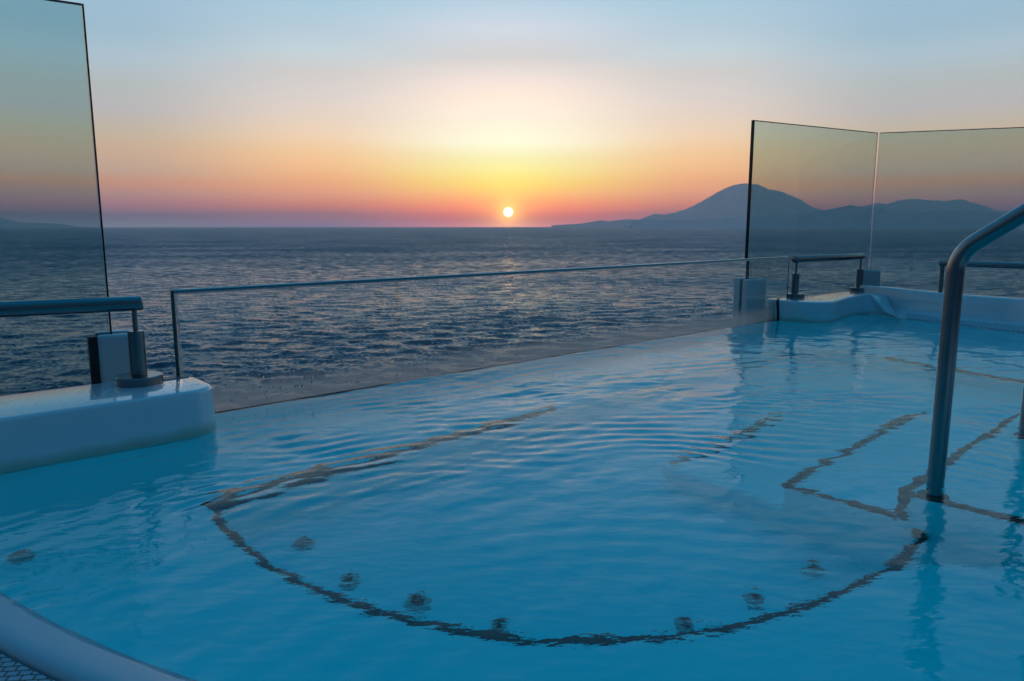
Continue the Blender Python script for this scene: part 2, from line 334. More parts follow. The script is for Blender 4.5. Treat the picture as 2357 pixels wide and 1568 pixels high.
# ------------------------------------------------------------------ sea
SEA = -24.0
def build_sea():
    hf = (CAMH-SEA)*730
    r = [1.0, 20.0, 34.0, 46.0]
    while r[-1] < 900: r.append(r[-1]+max(.30, r[-1]**2/hf*.55))
    while r[-1] < 14300: r.append(r[-1]*1.05)
    r[-1] = 14300; r = np.array(r)
    th = np.concatenate([np.linspace(-180, -46, 60, endpoint=False), np.linspace(-46, 46, 1150), np.linspace(46, 180, 60, endpoint=False)[1:]])
    th = np.radians(th); nr, nt_ = len(r), len(th)
    X = r[:, None]*np.sin(th)[None]; Y = r[:, None]*np.cos(th)[None]; Z = np.zeros_like(X); DX = np.zeros_like(X); DY = np.zeros_like(X)
    q = (r > 40) & (r < 1600); m = th.shape[0]; dense = (np.abs(th) < math.radians(47)); ix = np.ix_(q, dense)
    x, y = X[ix], Y[ix]; z = np.zeros_like(x); ddx = np.zeros_like(x); ddy = np.zeros_like(x)
    fade = np.clip((1600-r[q])/900, 0, 1)[:, None]
    n = 70
    for i in range(n):
        lam = 1.0*(11/1.0)**((i+rng.random())/n); k = 2*math.pi/lam
        ang = math.radians(100)+rng.normal(0, .62); slope = .028*(1.0 if lam < 12 else .75)
        amp = slope/k; kx, ky = k*math.cos(ang), k*math.sin(ang); ph = kx*x+ky*y+rng.random()*6.283
        w = np.clip((lam/ (r[q][:, None]**2/hf)-1.0)/2, 0, 1)   # drop wavelengths the grid cannot carry
        s, c = np.sin(ph), np.cos(ph); z += amp*c*w; ddx -= .8*amp*math.cos(ang)*s*w; ddy -= .8*amp*math.sin(ang)*s*w
    Z[ix] = z*fade; DX[ix] = ddx*fade; DY[ix] = ddy*fade
    co = np.stack([X+DX, Y+DY, Z+SEA], -1).reshape(-1, 3)
    a = np.arange(nr-1)[:, None]*nt_+np.arange(nt_)[None]; b = np.arange(nr-1)[:, None]*nt_+((np.arange(nt_)+1) % nt_)[None]
    quads = np.stack([a, a+nt_, b+nt_, b], -1).reshape(-1, 4)
    me = bpy.data.meshes.new('sea'); me.vertices.add(len(co)); me.vertices.foreach_set('co', co.ravel())
    me.loops.add(quads.size); me.loops.foreach_set('vertex_index', quads.ravel().astype(np.int32))
    me.polygons.add(len(quads)); me.polygons.foreach_set('loop_start', np.arange(0, quads.size, 4, dtype=np.int32)); me.polygons.foreach_set('loop_total', np.full(len(quads), 4, np.int32))
    me.polygons.foreach_set('use_smooth', np.ones(len(quads), bool)); me.update(calc_edges=True); me.validate()
    if me.polygons[len(quads)//2].normal.z < 0: me.flip_normals()
    tag(link('sea', me, M_sea), kind='structure')
build_sea()

# ------------------------------------------------------------------ far hills
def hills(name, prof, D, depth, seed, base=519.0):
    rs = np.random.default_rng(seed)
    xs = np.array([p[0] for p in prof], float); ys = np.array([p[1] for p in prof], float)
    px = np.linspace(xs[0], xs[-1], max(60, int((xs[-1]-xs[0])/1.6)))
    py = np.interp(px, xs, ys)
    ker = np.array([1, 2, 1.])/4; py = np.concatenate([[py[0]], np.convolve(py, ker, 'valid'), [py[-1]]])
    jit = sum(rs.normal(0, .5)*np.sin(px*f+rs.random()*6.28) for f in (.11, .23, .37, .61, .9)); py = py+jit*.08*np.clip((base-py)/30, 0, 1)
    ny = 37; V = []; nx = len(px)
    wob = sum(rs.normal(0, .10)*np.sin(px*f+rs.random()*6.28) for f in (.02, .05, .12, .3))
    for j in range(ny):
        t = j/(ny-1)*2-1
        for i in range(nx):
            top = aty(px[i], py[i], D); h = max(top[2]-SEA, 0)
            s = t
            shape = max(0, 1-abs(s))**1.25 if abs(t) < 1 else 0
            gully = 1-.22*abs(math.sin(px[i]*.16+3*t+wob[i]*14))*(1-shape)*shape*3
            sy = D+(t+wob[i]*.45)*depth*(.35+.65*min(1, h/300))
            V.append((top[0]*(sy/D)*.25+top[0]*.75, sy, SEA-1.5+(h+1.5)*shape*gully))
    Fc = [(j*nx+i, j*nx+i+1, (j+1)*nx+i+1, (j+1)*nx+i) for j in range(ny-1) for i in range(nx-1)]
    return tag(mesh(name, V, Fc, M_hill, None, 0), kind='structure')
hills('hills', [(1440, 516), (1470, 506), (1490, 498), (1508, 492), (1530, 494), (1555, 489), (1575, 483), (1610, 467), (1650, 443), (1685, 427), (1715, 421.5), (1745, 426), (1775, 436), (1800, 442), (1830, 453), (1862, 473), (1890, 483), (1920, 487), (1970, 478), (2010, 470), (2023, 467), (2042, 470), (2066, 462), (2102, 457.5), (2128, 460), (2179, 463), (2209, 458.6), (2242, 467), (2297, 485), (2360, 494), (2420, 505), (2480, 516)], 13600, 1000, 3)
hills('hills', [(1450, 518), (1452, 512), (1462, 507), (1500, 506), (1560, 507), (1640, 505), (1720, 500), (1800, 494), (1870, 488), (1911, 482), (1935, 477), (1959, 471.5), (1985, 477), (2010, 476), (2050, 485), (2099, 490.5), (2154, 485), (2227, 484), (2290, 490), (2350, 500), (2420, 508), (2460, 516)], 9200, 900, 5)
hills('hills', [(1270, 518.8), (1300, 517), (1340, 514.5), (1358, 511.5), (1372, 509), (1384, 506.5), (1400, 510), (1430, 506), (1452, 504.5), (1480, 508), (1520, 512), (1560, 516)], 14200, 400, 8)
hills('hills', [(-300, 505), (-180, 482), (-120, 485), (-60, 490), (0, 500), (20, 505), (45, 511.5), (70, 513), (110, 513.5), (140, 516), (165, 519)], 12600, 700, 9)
hz = mesh('haze', *prism_geo([(-14900, -14900), (14900, -14900), (14900, 14900), (-14900, 14900)], SEA-3.2, 860), None, None, 0, False)
HAZE_DENS, HAZE_COL, HAZE_ANI = 1.0e-4, (.94, .94, .95), .45
m, nt, out = newmat('haze'); pv = nt.nodes.new('ShaderNodeVolumePrincipled'); pv.inputs['Color'].default_value = (*HAZE_COL, 1); pv.inputs['Density'].default_value = HAZE_DENS
pv.inputs['Anisotropy'].default_value = HAZE_ANI; nt.links.new(pv.outputs[0], out.inputs['Volume']); hz.data.materials.append(m); tag(hz, kind='stuff')

# ------------------------------------------------------------------ pool outline
CC, RB = (.2, 3.05), 1.41
RC, RW = (.7504, 4.044), 3.2
def arc(c, r, a0, a1, n): return [(c[0]+r*math.cos(math.radians(a0+(a1-a0)*k/n)), c[1]+r*math.sin(math.radians(a0+(a1-a0)*k/n))) for k in range(n+1)]
CURB_W = [(2.06, 5.86), (2.165, 5.785), (2.29, 5.69), (2.41, 5.645), (2.53, 5.71), (2.685, 5.90), (2.89, 6.12), (3.03, 6.215), (3.11, 6.18), (3.16, 6.09), (3.175, 6.0), (3.167, 5.944)]
WALL_W = [(3.167, 5.944), (3.25, 5.82), (3.355, 5.672), (3.423, 5.52), (3.52, 5.30), (3.608, 5.088), (3.74, 4.65), (3.79, 4.1), (3.72, 3.55), (3.52, 3.0), (3.17, 2.42), (2.7, 1.9), (2.1, 1.42), (1.5, 1.12), (.95, .95)]
A_CURB = [P(-.99, -.30), P(-.5, -.30), P(-.26, -.30), P(-.19, -.277), P(-.135, -.22), P(-.11, -.15), P(-.11, -.004)]
UEND = UV(CURB_W[1])[0]
WALL_R = [tuple(v[:2]) for v in resample([(*p, 0) for p in WALL_W], 4)]
OUT = A_CURB+[P(UEND*k/12, -.004) for k in range(1, 12)]+CURB_W[1:-1]+WALL_R+arc(RC, RW, 264, 219.5, 40)
# ------------------------------------------------------------------ pool water
def inside(poly, x, y):
    c = np.zeros(x.shape, bool); n = len(poly)
    for i in range(n):
        x1, y1 = poly[i]; x2, y2 = poly[(i+1) % n]
        if y1 == y2: continue
        c ^= ((y1 > y) != (y2 > y)) & (x < (x2-x1)*(y-y1)/(y2-y1)+x1)
    return c
def grow(poly, d):
    n = len(poly); area = sum(poly[i][0]*poly[(i+1) % n][1]-poly[(i+1) % n][0]*poly[i][1] for i in range(n)); s = -1 if area > 0 else 1
    o = []
    for i in range(n):
        a, b = Vector(poly[i-1]), Vector(poly[(i+1) % n]); t = (b-a).normalized(); o.append((poly[i][0]-s*t.y*d, poly[i][1]+s*t.x*d))
    return o
def build_water():
    st = .0085
    us = np.arange(-1.75, 6.2, st); vs = -.003-np.arange(0, 3.6, st)
    Ug, Vg = np.meshgrid(us, vs, indexing='ij')
    x = G0[0]+UU[0]*Ug+VV[0]*Vg; y = G0[1]+UU[1]*Ug+VV[1]*Vg
    h = np.zeros_like(x)
    # calm/rough patches
    def patch(s, seed):
        r = np.random.default_rng(seed); f = np.zeros_like(x)
        for _ in range(9):
            k = 2*math.pi/(s*r.uniform(.6, 1.6)); an = r.uniform(0, 6.28); f += np.cos(k*math.cos(an)*Ug+k*math.sin(an)*Vg+r.uniform(0, 6.28))
        return f/math.sqrt(4.5)
    calm = np.clip(.62+.30*patch(1.1, 3), .22, 1.2)
    near = np.clip((y-1.2)/2.2, 0, 1); env = calm*(.40+.52*near)
    for i in range(76):
        lam = .03*(.5/.03)**rng.random(); k = 2*math.pi/lam
        iso = rng.random() < .38
        an = math.radians(90)+rng.normal(0, .42) if not iso else rng.uniform(0, 6.28)
        sl = .0105; ph = k*(math.cos(an)*Ug+math.sin(an)*Vg)+rng.random()*6.28
        ph = ph+.6*patch_(Ug, Vg, i)
        h += sl/k*np.cos(ph)
    h *= env
    # wave train running off the far edge and out from the jets
    for (cu, cv, lam, amp, sig, r0) in ((-.9, -3.2, .085, .0011, .75, 2.6), (.9, -4.6, .11, .0010, 1.4, 4.2), (.3, -2.9, .065, .0006, .6, 2.1)):
        rr = np.hypot(Ug-cu, Vg-cv)+.03*patch(.9, int(lam*1000)); h += amp*np.cos(2*math.pi*rr/lam)*np.exp(-((rr-r0)/sig)**2)*np.clip(.5+.6*patch(.8, 17), 0, 1.3)*np.clip(1.6-.5*np.abs(Ug-1.0), 0, 1)
    # damp at the edges
    h *= np.clip((-Vg)/.03, .15, 1)
    ins = inside(grow(OUT, .022), x, y)
    cell = ins[:-1, :-1] & ins[1:, :-1] & ins[1:, 1:] & ins[:-1, 1:]
    cell |= (inside(OUT, (x[:-1, :-1]+x[1:, 1:])/2, (y[:-1, :-1]+y[1:, 1:])/2))
    cell[:, 0] |= (us[:-1] > -.11) & (us[:-1] < UEND+.02)
    idx = np.arange(x.size).reshape(x.shape)
    a = idx[:-1, :-1][cell]; b = idx[1:, :-1][cell]; c = idx[1:, 1:][cell]; d = idx[:-1, 1:][cell]
    quads = np.stack([a, d, c, b], -1); used = np.unique(quads); remap = -np.ones(x.size, int); remap[used] = np.arange(len(used)); quads = remap[quads]
    co = np.stack([x.ravel()[used], y.ravel()[used], h.ravel()[used]], -1)
    me = bpy.data.meshes.new('pool_water'); me.vertices.add(len(co)); me.vertices.foreach_set('co', co.ravel())
    me.loops.add(quads.size); me.loops.foreach_set('vertex_index', quads.ravel().astype(np.int32))
    me.polygons.add(len(quads)); me.polygons.foreach_set('loop_start', np.arange(0, quads.size, 4, dtype=np.int32)); me.polygons.foreach_set('loop_total', np.full(len(quads), 4, np.int32))
    me.polygons.foreach_set('use_smooth', np.ones(len(quads), bool)); me.update(calc_edges=True); me.validate()
    if me.polygons[len(quads)//2].normal.z < 0: me.flip_normals()
    tag(link('pool_water', me, M_water), kind='structure')
def patch_(Ug, Vg, seed):
    r = np.random.default_rng(1000+seed); f = 0
    for _ in range(3):
        k = 2*math.pi/r.uniform(.7, 2.0); an = r.uniform(0, 6.28); f = f+np.cos(k*math.cos(an)*Ug+k*math.sin(an)*Vg+r.uniform(0, 6.28))
    return f
build_water()

# ------------------------------------------------------------------ basin
ZB, ZF = -.50, -.84
far1, far2 = uw(2050, 826, ZB), uw(2357, 878, ZB)
wellline = [P(u, -.5) for u in np.linspace(-.24, 3.75, 24)]
wr = [tuple(v[:2]) for v in resample([(*P(3.75, -.5), 0), (far1[0], far1[1], 0), (far2[0], far2[1], 0), (3.05, 3.6, 0), (2.75, 2.9, 0), (2.3, 2.3, 0), (1.75, 1.95, 0), (CC[0]+RB*math.cos(math.radians(-52)), CC[1]+RB*math.sin(math.radians(-52)), 0)], 6)]
a_end = math.degrees(math.atan2(P(-.24, -.5)[1]-CC[1], P(-.24, -.5)[0]-CC[0]))
WELL = wellline+wr[1:-1]+arc(CC, RB, 308, 360+a_end if a_end < 0 else a_end, 60)[:-1]
def corner_round(poly, i, r=.12, n=6):
    a, b, c = Vector(poly[i-1]), Vector(poly[i]), Vector(poly[i+1]); return poly
basin = empty('pool_basin', (1.2, 3.4, ZF))
bot = mesh('basin_floor', *flat(WELL, ZF), M_basin, None, 0)
n = len(WELL)
ww = mesh('well_wall', [(x, y, ZF) for x, y in WELL]+[(x, y, ZB) for x, y in WELL], [(i, (i+1) % n, n+(i+1) % n, n+i) for i in range(n)], M_basin, None, 40)
OB = grow(OUT, .012)
# keep the basin wall just inside the glass
OB = [(P(UV(p)[0], -.016) if (-.115 < UV(p)[0] < UEND+.02 and UV(p)[1] > -.03) else p) for p in OB]
be = mesh('bench', *flat(OB, ZB, [WELL]), M_basin, None, 0)
nb = len(OB)
bw = mesh('basin_wall', [(x, y, ZB) for x, y in OB]+[(x, y, -.012) for x, y in OB], [(i, (i+1) % nb, nb+(i+1) % nb, nb+i) for i in range(nb)], M_basin, None, 40)
# dark tile nosing on the bench edge: 3 cm on top, 5 cm down the face
NOSE = arc(CC, RB, 322, 360+a_end if a_end < 0 else a_end, 70)[::-1]      # from left corner round to the steps
def nosing(path, z, side, parent, top=.022, face=.05, closed=False):
    V = []; npt = len(path)
    for i, p in enumerate(path):
        a, b = Vector(path[max(i-1, 0)]), Vector(path[min(i+1, npt-1)]); t = (b-a).normalized(); nrm = Vector((-t.y, t.x))*side
        q = Vector(p); e = .003
        for off, zz in ((top, z+e), (-e, z+e), (-e, z-face)):
            w = q+nrm*off; V.append((w.x, w.y, zz))
    Fc = [(i*3+k, i*3+k+1, (i+1)*3+k+1, (i+1)*3+k) for i in range(npt-1) for k in range(2)]
    return mesh('edge_strip', V, Fc, M_trim, parent, 30)
es1 = nosing(NOSE, ZB, 1, None)
es2 = nosing([P(u, -.5) for u in np.linspace(-.22, 1.45, 30)], ZB, 1, None, .03, .055)
es3 = nosing([(far1[0]+.05*(far1[0]-far2[0]), far1[1]+.05*(far1[1]-far2[1])), far1[:2], far2[:2], (3.03, 3.6)], ZB, 1, None, .03, .05)
ws = mesh('weir_seal', *prism_geo(seg_outline(P(-.105, -.0048), P(UEND, -.0048), .003), -.05, .0012), M_rubber, None, 0)
adopt(basin, bot, ww, be, bw, es1, es2, es3, ws)
tag(basin, 'turquoise lined pool basin with a bench ledge and a deeper round well', 'pool')

# entry steps
steps = empty('pool_steps', P3(1.9, -2.2, ZF))
lev = [(-1.24, -.66), (-1.76, -.45), (-2.14, -.22), (-2.50, -.06)]
for i, (v0, z) in enumerate(lev):
    v1 = lev[i+1][0] if i+1 < len(lev) else -2.95
    st_ = mesh('step', *prism_geo([P(1.32, v0), P(2.62, v0), P(2.62, v1), P(1.32, v1)], ZF, z), M_basin, None, 35)
    a = nosing([P(2.62, v0), P(1.32, v0), P(1.32, v1)] if i else [P(2.3, v0), P(1.36, v0)], z, 1, None, .029, .022)
    if i == 1:
        q = [P(1.317, -2.14), P(1.317, -2.175)]
        k_ = mesh('edge_strip', [(*q[0], z+.004), (*q[1], z+.004), (*q[1], lev[2][1]), (*q[0], lev[2][1])], [(0, 1, 2, 3)], M_trim, None, 0)
        adopt(steps, k_); k_.parent = st_; k_.location = (0, 0, 0)
    adopt(steps, st_, a); a.parent = st_; a.location = (0, 0, 0); st_.location = -Vector(steps.location)
tag(steps, 'flight of underwater pool steps with dark edge strips below the grab rail', 'steps')

# jet nozzles in the well
NOZ = [((960, 1392), .036, 'round jet nozzle touching the dark arc, largest of those below the sun'),
       ((1152, 1447), .028, 'jet nozzle on the dark arc near the bottom middle of the photo'),
       ((1575, 1440), .030, 'jet nozzle on the dark arc right of the bottom middle'),
       ((1735, 1380), .028, 'small oval jet nozzle just inside the right half of the arc'),
       ((1865, 1308), .036, 'jet nozzle nearest to the grab rail and entry steps'),
       ((695, 1252), .030, 'pale jet nozzle inside the left end of the dark arc'),
       ((805, 1338), .030, 'jet nozzle breaking up in ripples between the two left ones')]
for (px, py), r, lab in NOZ:
    p = uw(px, py, ZF)
    e = empty('jet_nozzle', p)
    fl = lathe('flange', [(r, 0), (r, .010), (r*.92, .016), (r*.55, .020), (r*.5, .012)], (0, 0, 0), M_noz, e, 28)
    ba = lathe('eyeball', [(r*.48, .012), (r*.46, .026), (r*.34, .036), (r*.18, .040), (r*.16, .03)], (0, 0, 0), M_nozc, e, 20)
    tag(e, lab, 'jet nozzle', 'jet nozzles on the pool floor')
p = uw(50, 1282, ZB); e = empty('jet_nozzle', p); r = .028
lathe('flange', [(r, 0), (r, .010), (r*.92, .016), (r*.55, .020), (r*.5, .012)], (0, 0, 0), M_noz, e, 28)
lathe('eyeball', [(r*.48, .012), (r*.46, .026), (r*.34, .036), (r*.18, .040), (r*.16, .03)], (0, 0, 0), M_nozc, e, 20)
tag(e, 'faint jet nozzle on the bench at the far left, away from the arc', 'jet nozzle', 'jet nozzles on the pool floor')

# ------------------------------------------------------------------ rim and deck in the foreground
def ring_loft(prof, a0, a1, n):
    S = []
    for k in range(n+1):
        a = math.radians(a0+(a1-a0)*k/n); S.append([(RC[0]+(RW+r)*math.cos(a), RC[1]+(RW+r)*math.sin(a), z) for r, z in prof])
    return loft(S, False)
RIMP = [(.0, -.07), (-.014, -.045), (-.016, -.022), (-.011, -.009), (-.003, -.002), (.012, .004), (.034, .010), (.058, .0155), (.078, .016), (.09, .010), (.094, 0), (.094, -.02)]
rim = mesh('pool_kerb', *ring_loft(RIMP, 213, 266, 110), M_gelrough, None, 0)
tag(rim, 'smooth white curved pool kerb along the lower left, next to the studded matting', 'pool kerb')
DA = arc(RC, RW+.1, 266, 213, 80)
deck = mesh('deck', *flat(DA+[(-6, 2.6), (-6, -4), (6, -4), (6, .6)], .004), M_deck, None, 0); tag(deck, kind='structure')

# ------------------------------------------------------------------ left curb
def droplets(name, pts, normal, rmin, rmax, mat, parent, sq=.55):
    n = Vector(normal).normalized(); a = n.orthogonal().normalized(); b = n.cross(a); V, Fc = [], []
    for p in pts:
        r = rmin*(rmax/rmin)**(random.random()**1.7); p = Vector(p); base = len(V); sx, sy = random.uniform(.8, 1.25), random.uniform(.8, 1.25); seg = 8
        for j, (cr, ch) in enumerate(((1, 0), (.86, .5), (.5, .87))):
            for k in range(seg):
                an = 2*math.pi*k/seg; V.append(p+a*(r*cr*sx*math.cos(an))+b*(r*cr*sy*math.sin(an))+n*(r*ch*sq))
        V.append(p+n*(r*sq)); top = len(V)-1
        for j in range(2):
            for k in range(seg): Fc.append((base+j*seg+k, base+j*seg+(k+1) % seg, base+(j+1)*seg+(k+1) % seg, base+(j+1)*seg+k))
        for k in range(seg): Fc.append((base+2*seg+k, base+2*seg+(k+1) % seg, top))
        Fc.append(tuple(base+k for k in range(seg-1, -1, -1)))
    o = mesh(name, V, Fc, mat, parent, 0); o['kind'] = 'stuff'; return o
CZ = .165
def curb_left():
    root = empty('pool_curb', P3(-.6, -.1, 0))
    # plan outline with rounded right end; profile rounded towards the top
    def plan(ins):
        v0, v1, ue = -.30+ins, .095-ins, -.095-ins
        pts = [P(-1.9, v0), P(-1.4, v0), P(-.9, v0), P(-.6, v0), P(-.4, v0), P(-.34, v0), P(-.26, v0)]
        R = .115-ins*.5
        for k in range(1, 9):
            t = k/8*math.pi/2*.86; pts.append(P(ue-R+R*math.sin(t), v0+R-R*math.cos(t)))
        R2 = .16-ins*.5
        for k in range(0, 9):
            t = k/8*math.pi/2; pts.append(P(ue-R2+R2*math.cos(t), v1-R2+R2*math.sin(t)))
        pts += [P(-.4, v1), P(-.9, v1), P(-1.9, v1)]
        return pts
    rr = .017; levels = [(.02, -.05), (.004, -.028), (-.002, .0), (0, .05), (.002, CZ-rr-.02)]
    for k in range(0, 6):
        t = k/5*math.pi/2; levels.append((.003+rr*(1-math.cos(t)), CZ-rr+rr*math.sin(t)))
    V, Fc = [], []; m = None
    for ins, z in levels:
        pl = plan(ins); m = len(pl); V += [(x, y, z) for x, y in pl]
    for i in range(len(levels)-1):
        for k in range(m): Fc.append((i*m+k, i*m+(k+1) % m, (i+1)*m+(k+1) % m, (i+1)*m+k))
    Fc.append(tuple((len(levels)-1)*m+k for k in range(m)))
    body = mesh('curb_body', V, Fc, M_curb, None, 50)
    slot = mesh('glass_slot', *prism_geo([P(-.22, -.035), P(-.125, -.03), P(-.112, .0), P(-.125, .03), P(-.22, .025), P(-.25, -.005)], CZ-.02, CZ+.0025), M_slot, None, 30)
    pts = [P3(random.uniform(-1.0, -.40), random.uniform(-.262, -.03), CZ+.0003) for _ in range(190)]+[P3(random.uniform(-.28, -.14), random.uniform(-.24, -.06), CZ+.0003) for _ in range(80)]
    dr = droplets('water_droplets', pts, (0, 0, 1), .0012, .0042, M_drop, None, .4)
    adopt(root, body, slot, dr)
    return tag(root, 'thick white gelcoat pool curb on the left carrying the nearest railing post', 'pool curb', 'white curbs at the ends of the infinity edge')
curb_left()

# ------------------------------------------------------------------ right curb with the scooped arm
def curb_right():
    root = empty('pool_curb', (2.7, 6.1, 0))
    Fp = [(2.045, 5.865, CZ), (2.15, 5.775, CZ), (2.268, 5.672, CZ), (2.39, 5.63, CZ), (2.505, 5.69, CZ), (2.667, 5.895, CZ), (2.872, 6.135, CZ), (3.02, 6.27, CZ), at(2004, 678, .163), at(2019, 692, .125), at(2036, 711, .062), at(2066, 732.5, .002)]
    Kp = [(2.10, 6.0, CZ), (2.22, 6.04, CZ), (2.33, 6.07, CZ), (2.42, 6.12, CZ), (2.55, 6.22, CZ), (2.72, 6.36, CZ), (2.95, 6.55, CZ), (3.22, 6.66, CZ), at(2026, 674, .166), at(2042, 682, .148), at(2052, 701, .085), at(2068, 733, .001)]
    Fs, Ks, Ws = resample(Fp, 4), resample(Kp, 4), resample([(*p, 0) for p in CURB_W], 4)
    S = []
    for f, k, w in zip(Fs, Ks, Ws):
        h = max(f.z, .003); d = (k-f); L_ = max(d.length, 1e-4); d = d/L_; r = min(.022, h*.45, L_*.35)
        s = [Vector((w.x, w.y, -.035))+d*min(.02, L_*.3), Vector((w.x, w.y, -.02)), Vector((w.x, w.y, 0))]
        s.append(Vector((w.x, w.y, 0)).lerp(f, .45)); 
        for q in range(6):
            t = q/5*math.pi/2; s.append(Vector((f.x, f.y, f.z-r))+d*(r*(1-math.cos(t)))+Vector((0, 0, r*math.sin(t))))
        for q in range(1, 4): s.append((f+d*r).lerp(k-d*r, q/4))
        for q in range(6):
            t = q/5*math.pi/2; s.append(Vector((k.x, k.y, k.z-r))-d*(r*(1-math.sin(t)))+Vector((0, 0, r*math.cos(t))))
        s.append(Vector((k.x, k.y, -.3))); S.append(s)
    body = mesh('curb_body', *loft(S), M_curb, None, 80)
    # dark groove where the low glass enters the curb
    uE, _ = UV(Fp[1]); idx = min(range(len(Fs)), key=lambda i: abs(UV(Fs[i])[1]+.062))
    g = []
    for o_ in (-.011, .011):
        line = []
        for p in S[idx][1:13]:
            p = Vector(p); n = Vector((VV[0], VV[1], 0))*o_
            out_ = Vector((-UU[0], -UU[1], 0))*.003 if p.z < CZ-.002 else Vector((0, 0, 0))
            line.append(p+n+out_+Vector((0, 0, .003 if p.z > CZ-.03 else 0)))
        g.append(line)
    V = g[0]+g[1]; m = len(g[0]); groove = mesh('glass_slot', V, [(k, k+1, m+k+1, m+k) for k in range(m-1)], M_rubber, None, 0)
    pts = []
    while len(pts) < 150:
        i = random.randrange(10, 30); t = random.uniform(.15, .85); p = Fs[i].lerp(Ks[i], t); pts.append((p.x, p.y, CZ+.0004))
    dr = droplets('water_droplets', pts, (0, 0, 1), .003, .013, M_drop, None, .14)
    adopt(root, body, groove, dr)
    return tag(root, 'white pool curb in the distance ending in a scooped arm that dips into the water', 'pool curb', 'white curbs at the ends of the infinity edge')
curb_right()

# ------------------------------------------------------------------ right pool wall
def wall_right():
    root = empty('pool_wall', (3.6, 5.2, 0)); TZ = .22
    T = [(3.14, 6.62), (3.25, 6.30), (3.345, 6.02), (3.469, 5.691), (3.60, 5.47), (3.719, 5.284), (3.93, 4.75), (4.0, 4.1), (3.93, 3.5), (3.72, 2.9), (3.35, 2.3), (2.85, 1.76), (2.25, 1.22), (1.6, .90), (.98, .72)]
    Wl = [(3.05, 6.2)]+[(3.167, 5.944), (3.21, 5.86), (3.36, 5.66), (3.48, 5.36)]+WALL_W[5:]
    Ts, Wsm = resample([(*p, TZ) for p in T], 5), resample([(*p, 0) for p in Wl], 5)
    S, ST = [], []
    for i, (t, w) in enumerate(zip(Ts, Wsm)):
        d = Vector((w.x-t.x, w.y-t.y, 0)); d.normalize(); b = -d
        s = [t+b*.16+Vector((0, 0, -.6)), t+b*.16+Vector((0, 0, -.01)), t+b*.15, t+b*.02, t+b*.006+Vector((0, 0, -.004)), t+Vector((0, 0, -.016)), t+d*.006+Vector((0, 0, -.09)), t+d*.014+Vector((0, 0, -.155)), t+d*.03+Vector((0, 0, -.18)), t+d*.06+Vector((0, 0, -.19))]
        s += [Vector((w.x, w.y, .004)), Vector((w.x, w.y, -.02)), Vector((w.x, w.y, -.035))-d*.02]
        S.append(s); ST.append([s[9]+Vector((0, 0, .004)), s[10].lerp(s[9], .5)+Vector((0, 0, .004)), s[10]+Vector((0, 0, .004))])
    body = mesh('wall_body', *loft(S), M_gel, None, 50)
    strip = mesh('anti_slip_strip', *loft(ST[9:46], False), M_strip, None, 0)
    adopt(root, body, strip)
    tag(root, 'low white pool wall behind the grab rail with a studded ledge at the waterline', 'pool wall')
wall_right()

# ------------------------------------------------------------------ glass
def pane(name, a, b, z0, z1, th, mat, parent=None, bev=.002):
    return bevel(mesh(name, *prism_geo(seg_outline(a, b, th), z0, z1), mat, parent, 30), bev, 2 if bev < .005 else 5)
GH = .50
def low_glass():
    root = empty('glass_barrier', P3(2.1, .012, 0))
    uR = 4.60; a, b = P(-.148, .012), P(uR, -.03)
    pn = pane('pane', a, b, -.02, GH, .027, M_clear, None, .012)
    e_ = Vector((b[0]-a[0], b[1]-a[1], 0)).normalized(); A_, B_ = Vector((*a, 0)), Vector((*b, 0)); R_ = .022
    adopt(root, tube('left_edge', [A_-e_*.003+Vector((0, 0, CZ-.02)), A_-e_*.003+Vector((0, 0, .3)), A_-e_*.003+Vector((0, 0, GH+.004))], .0072, M_gedge, None, 16))
    top = [A_-e_*.003+Vector((0, 0, GH+.003)), A_+e_*1.5+Vector((0, 0, GH+.003)), B_-e_*R_+Vector((0, 0, GH+.003)), B_+Vector((0, 0, GH-R_*.4))]
    adopt(root, tube('top_edge', top, .0036, M_bead, None, 16, .002))
    adopt(root, tube('right_edge', [B_+Vector((0, 0, GH-R_)), B_+Vector((0, 0, .3)), B_+Vector((0, 0, CZ-.02))], .009, M_edge, None, 14))
    f = mesh('salt_film', [P3(-.10, .0262, -.04), P3(UEND, -.0138, -.04), P3(UEND, -.0138, .42), P3(-.10, .0262, .42)], [(0, 1, 2, 3)], M_film, None, 0)
    pts = []
    while len(pts) < 420:
        u = abs(random.gauss(0, .9)); z = .02+abs(random.gauss(0, .13))
        if u < 2.6 and z < .45 and u > .03: pts.append(P3(u, .0012-u*.0092, z))
    dr = droplets('water_droplets', pts, (-VV[0], -VV[1], 0), .0016, .0062, M_drop, None, .7)
    adopt(root, pn, f, dr)
    tag(root, 'low clear glass barrier along the infinity edge with salt film and water drops', 'glass barrier')
low_glass()

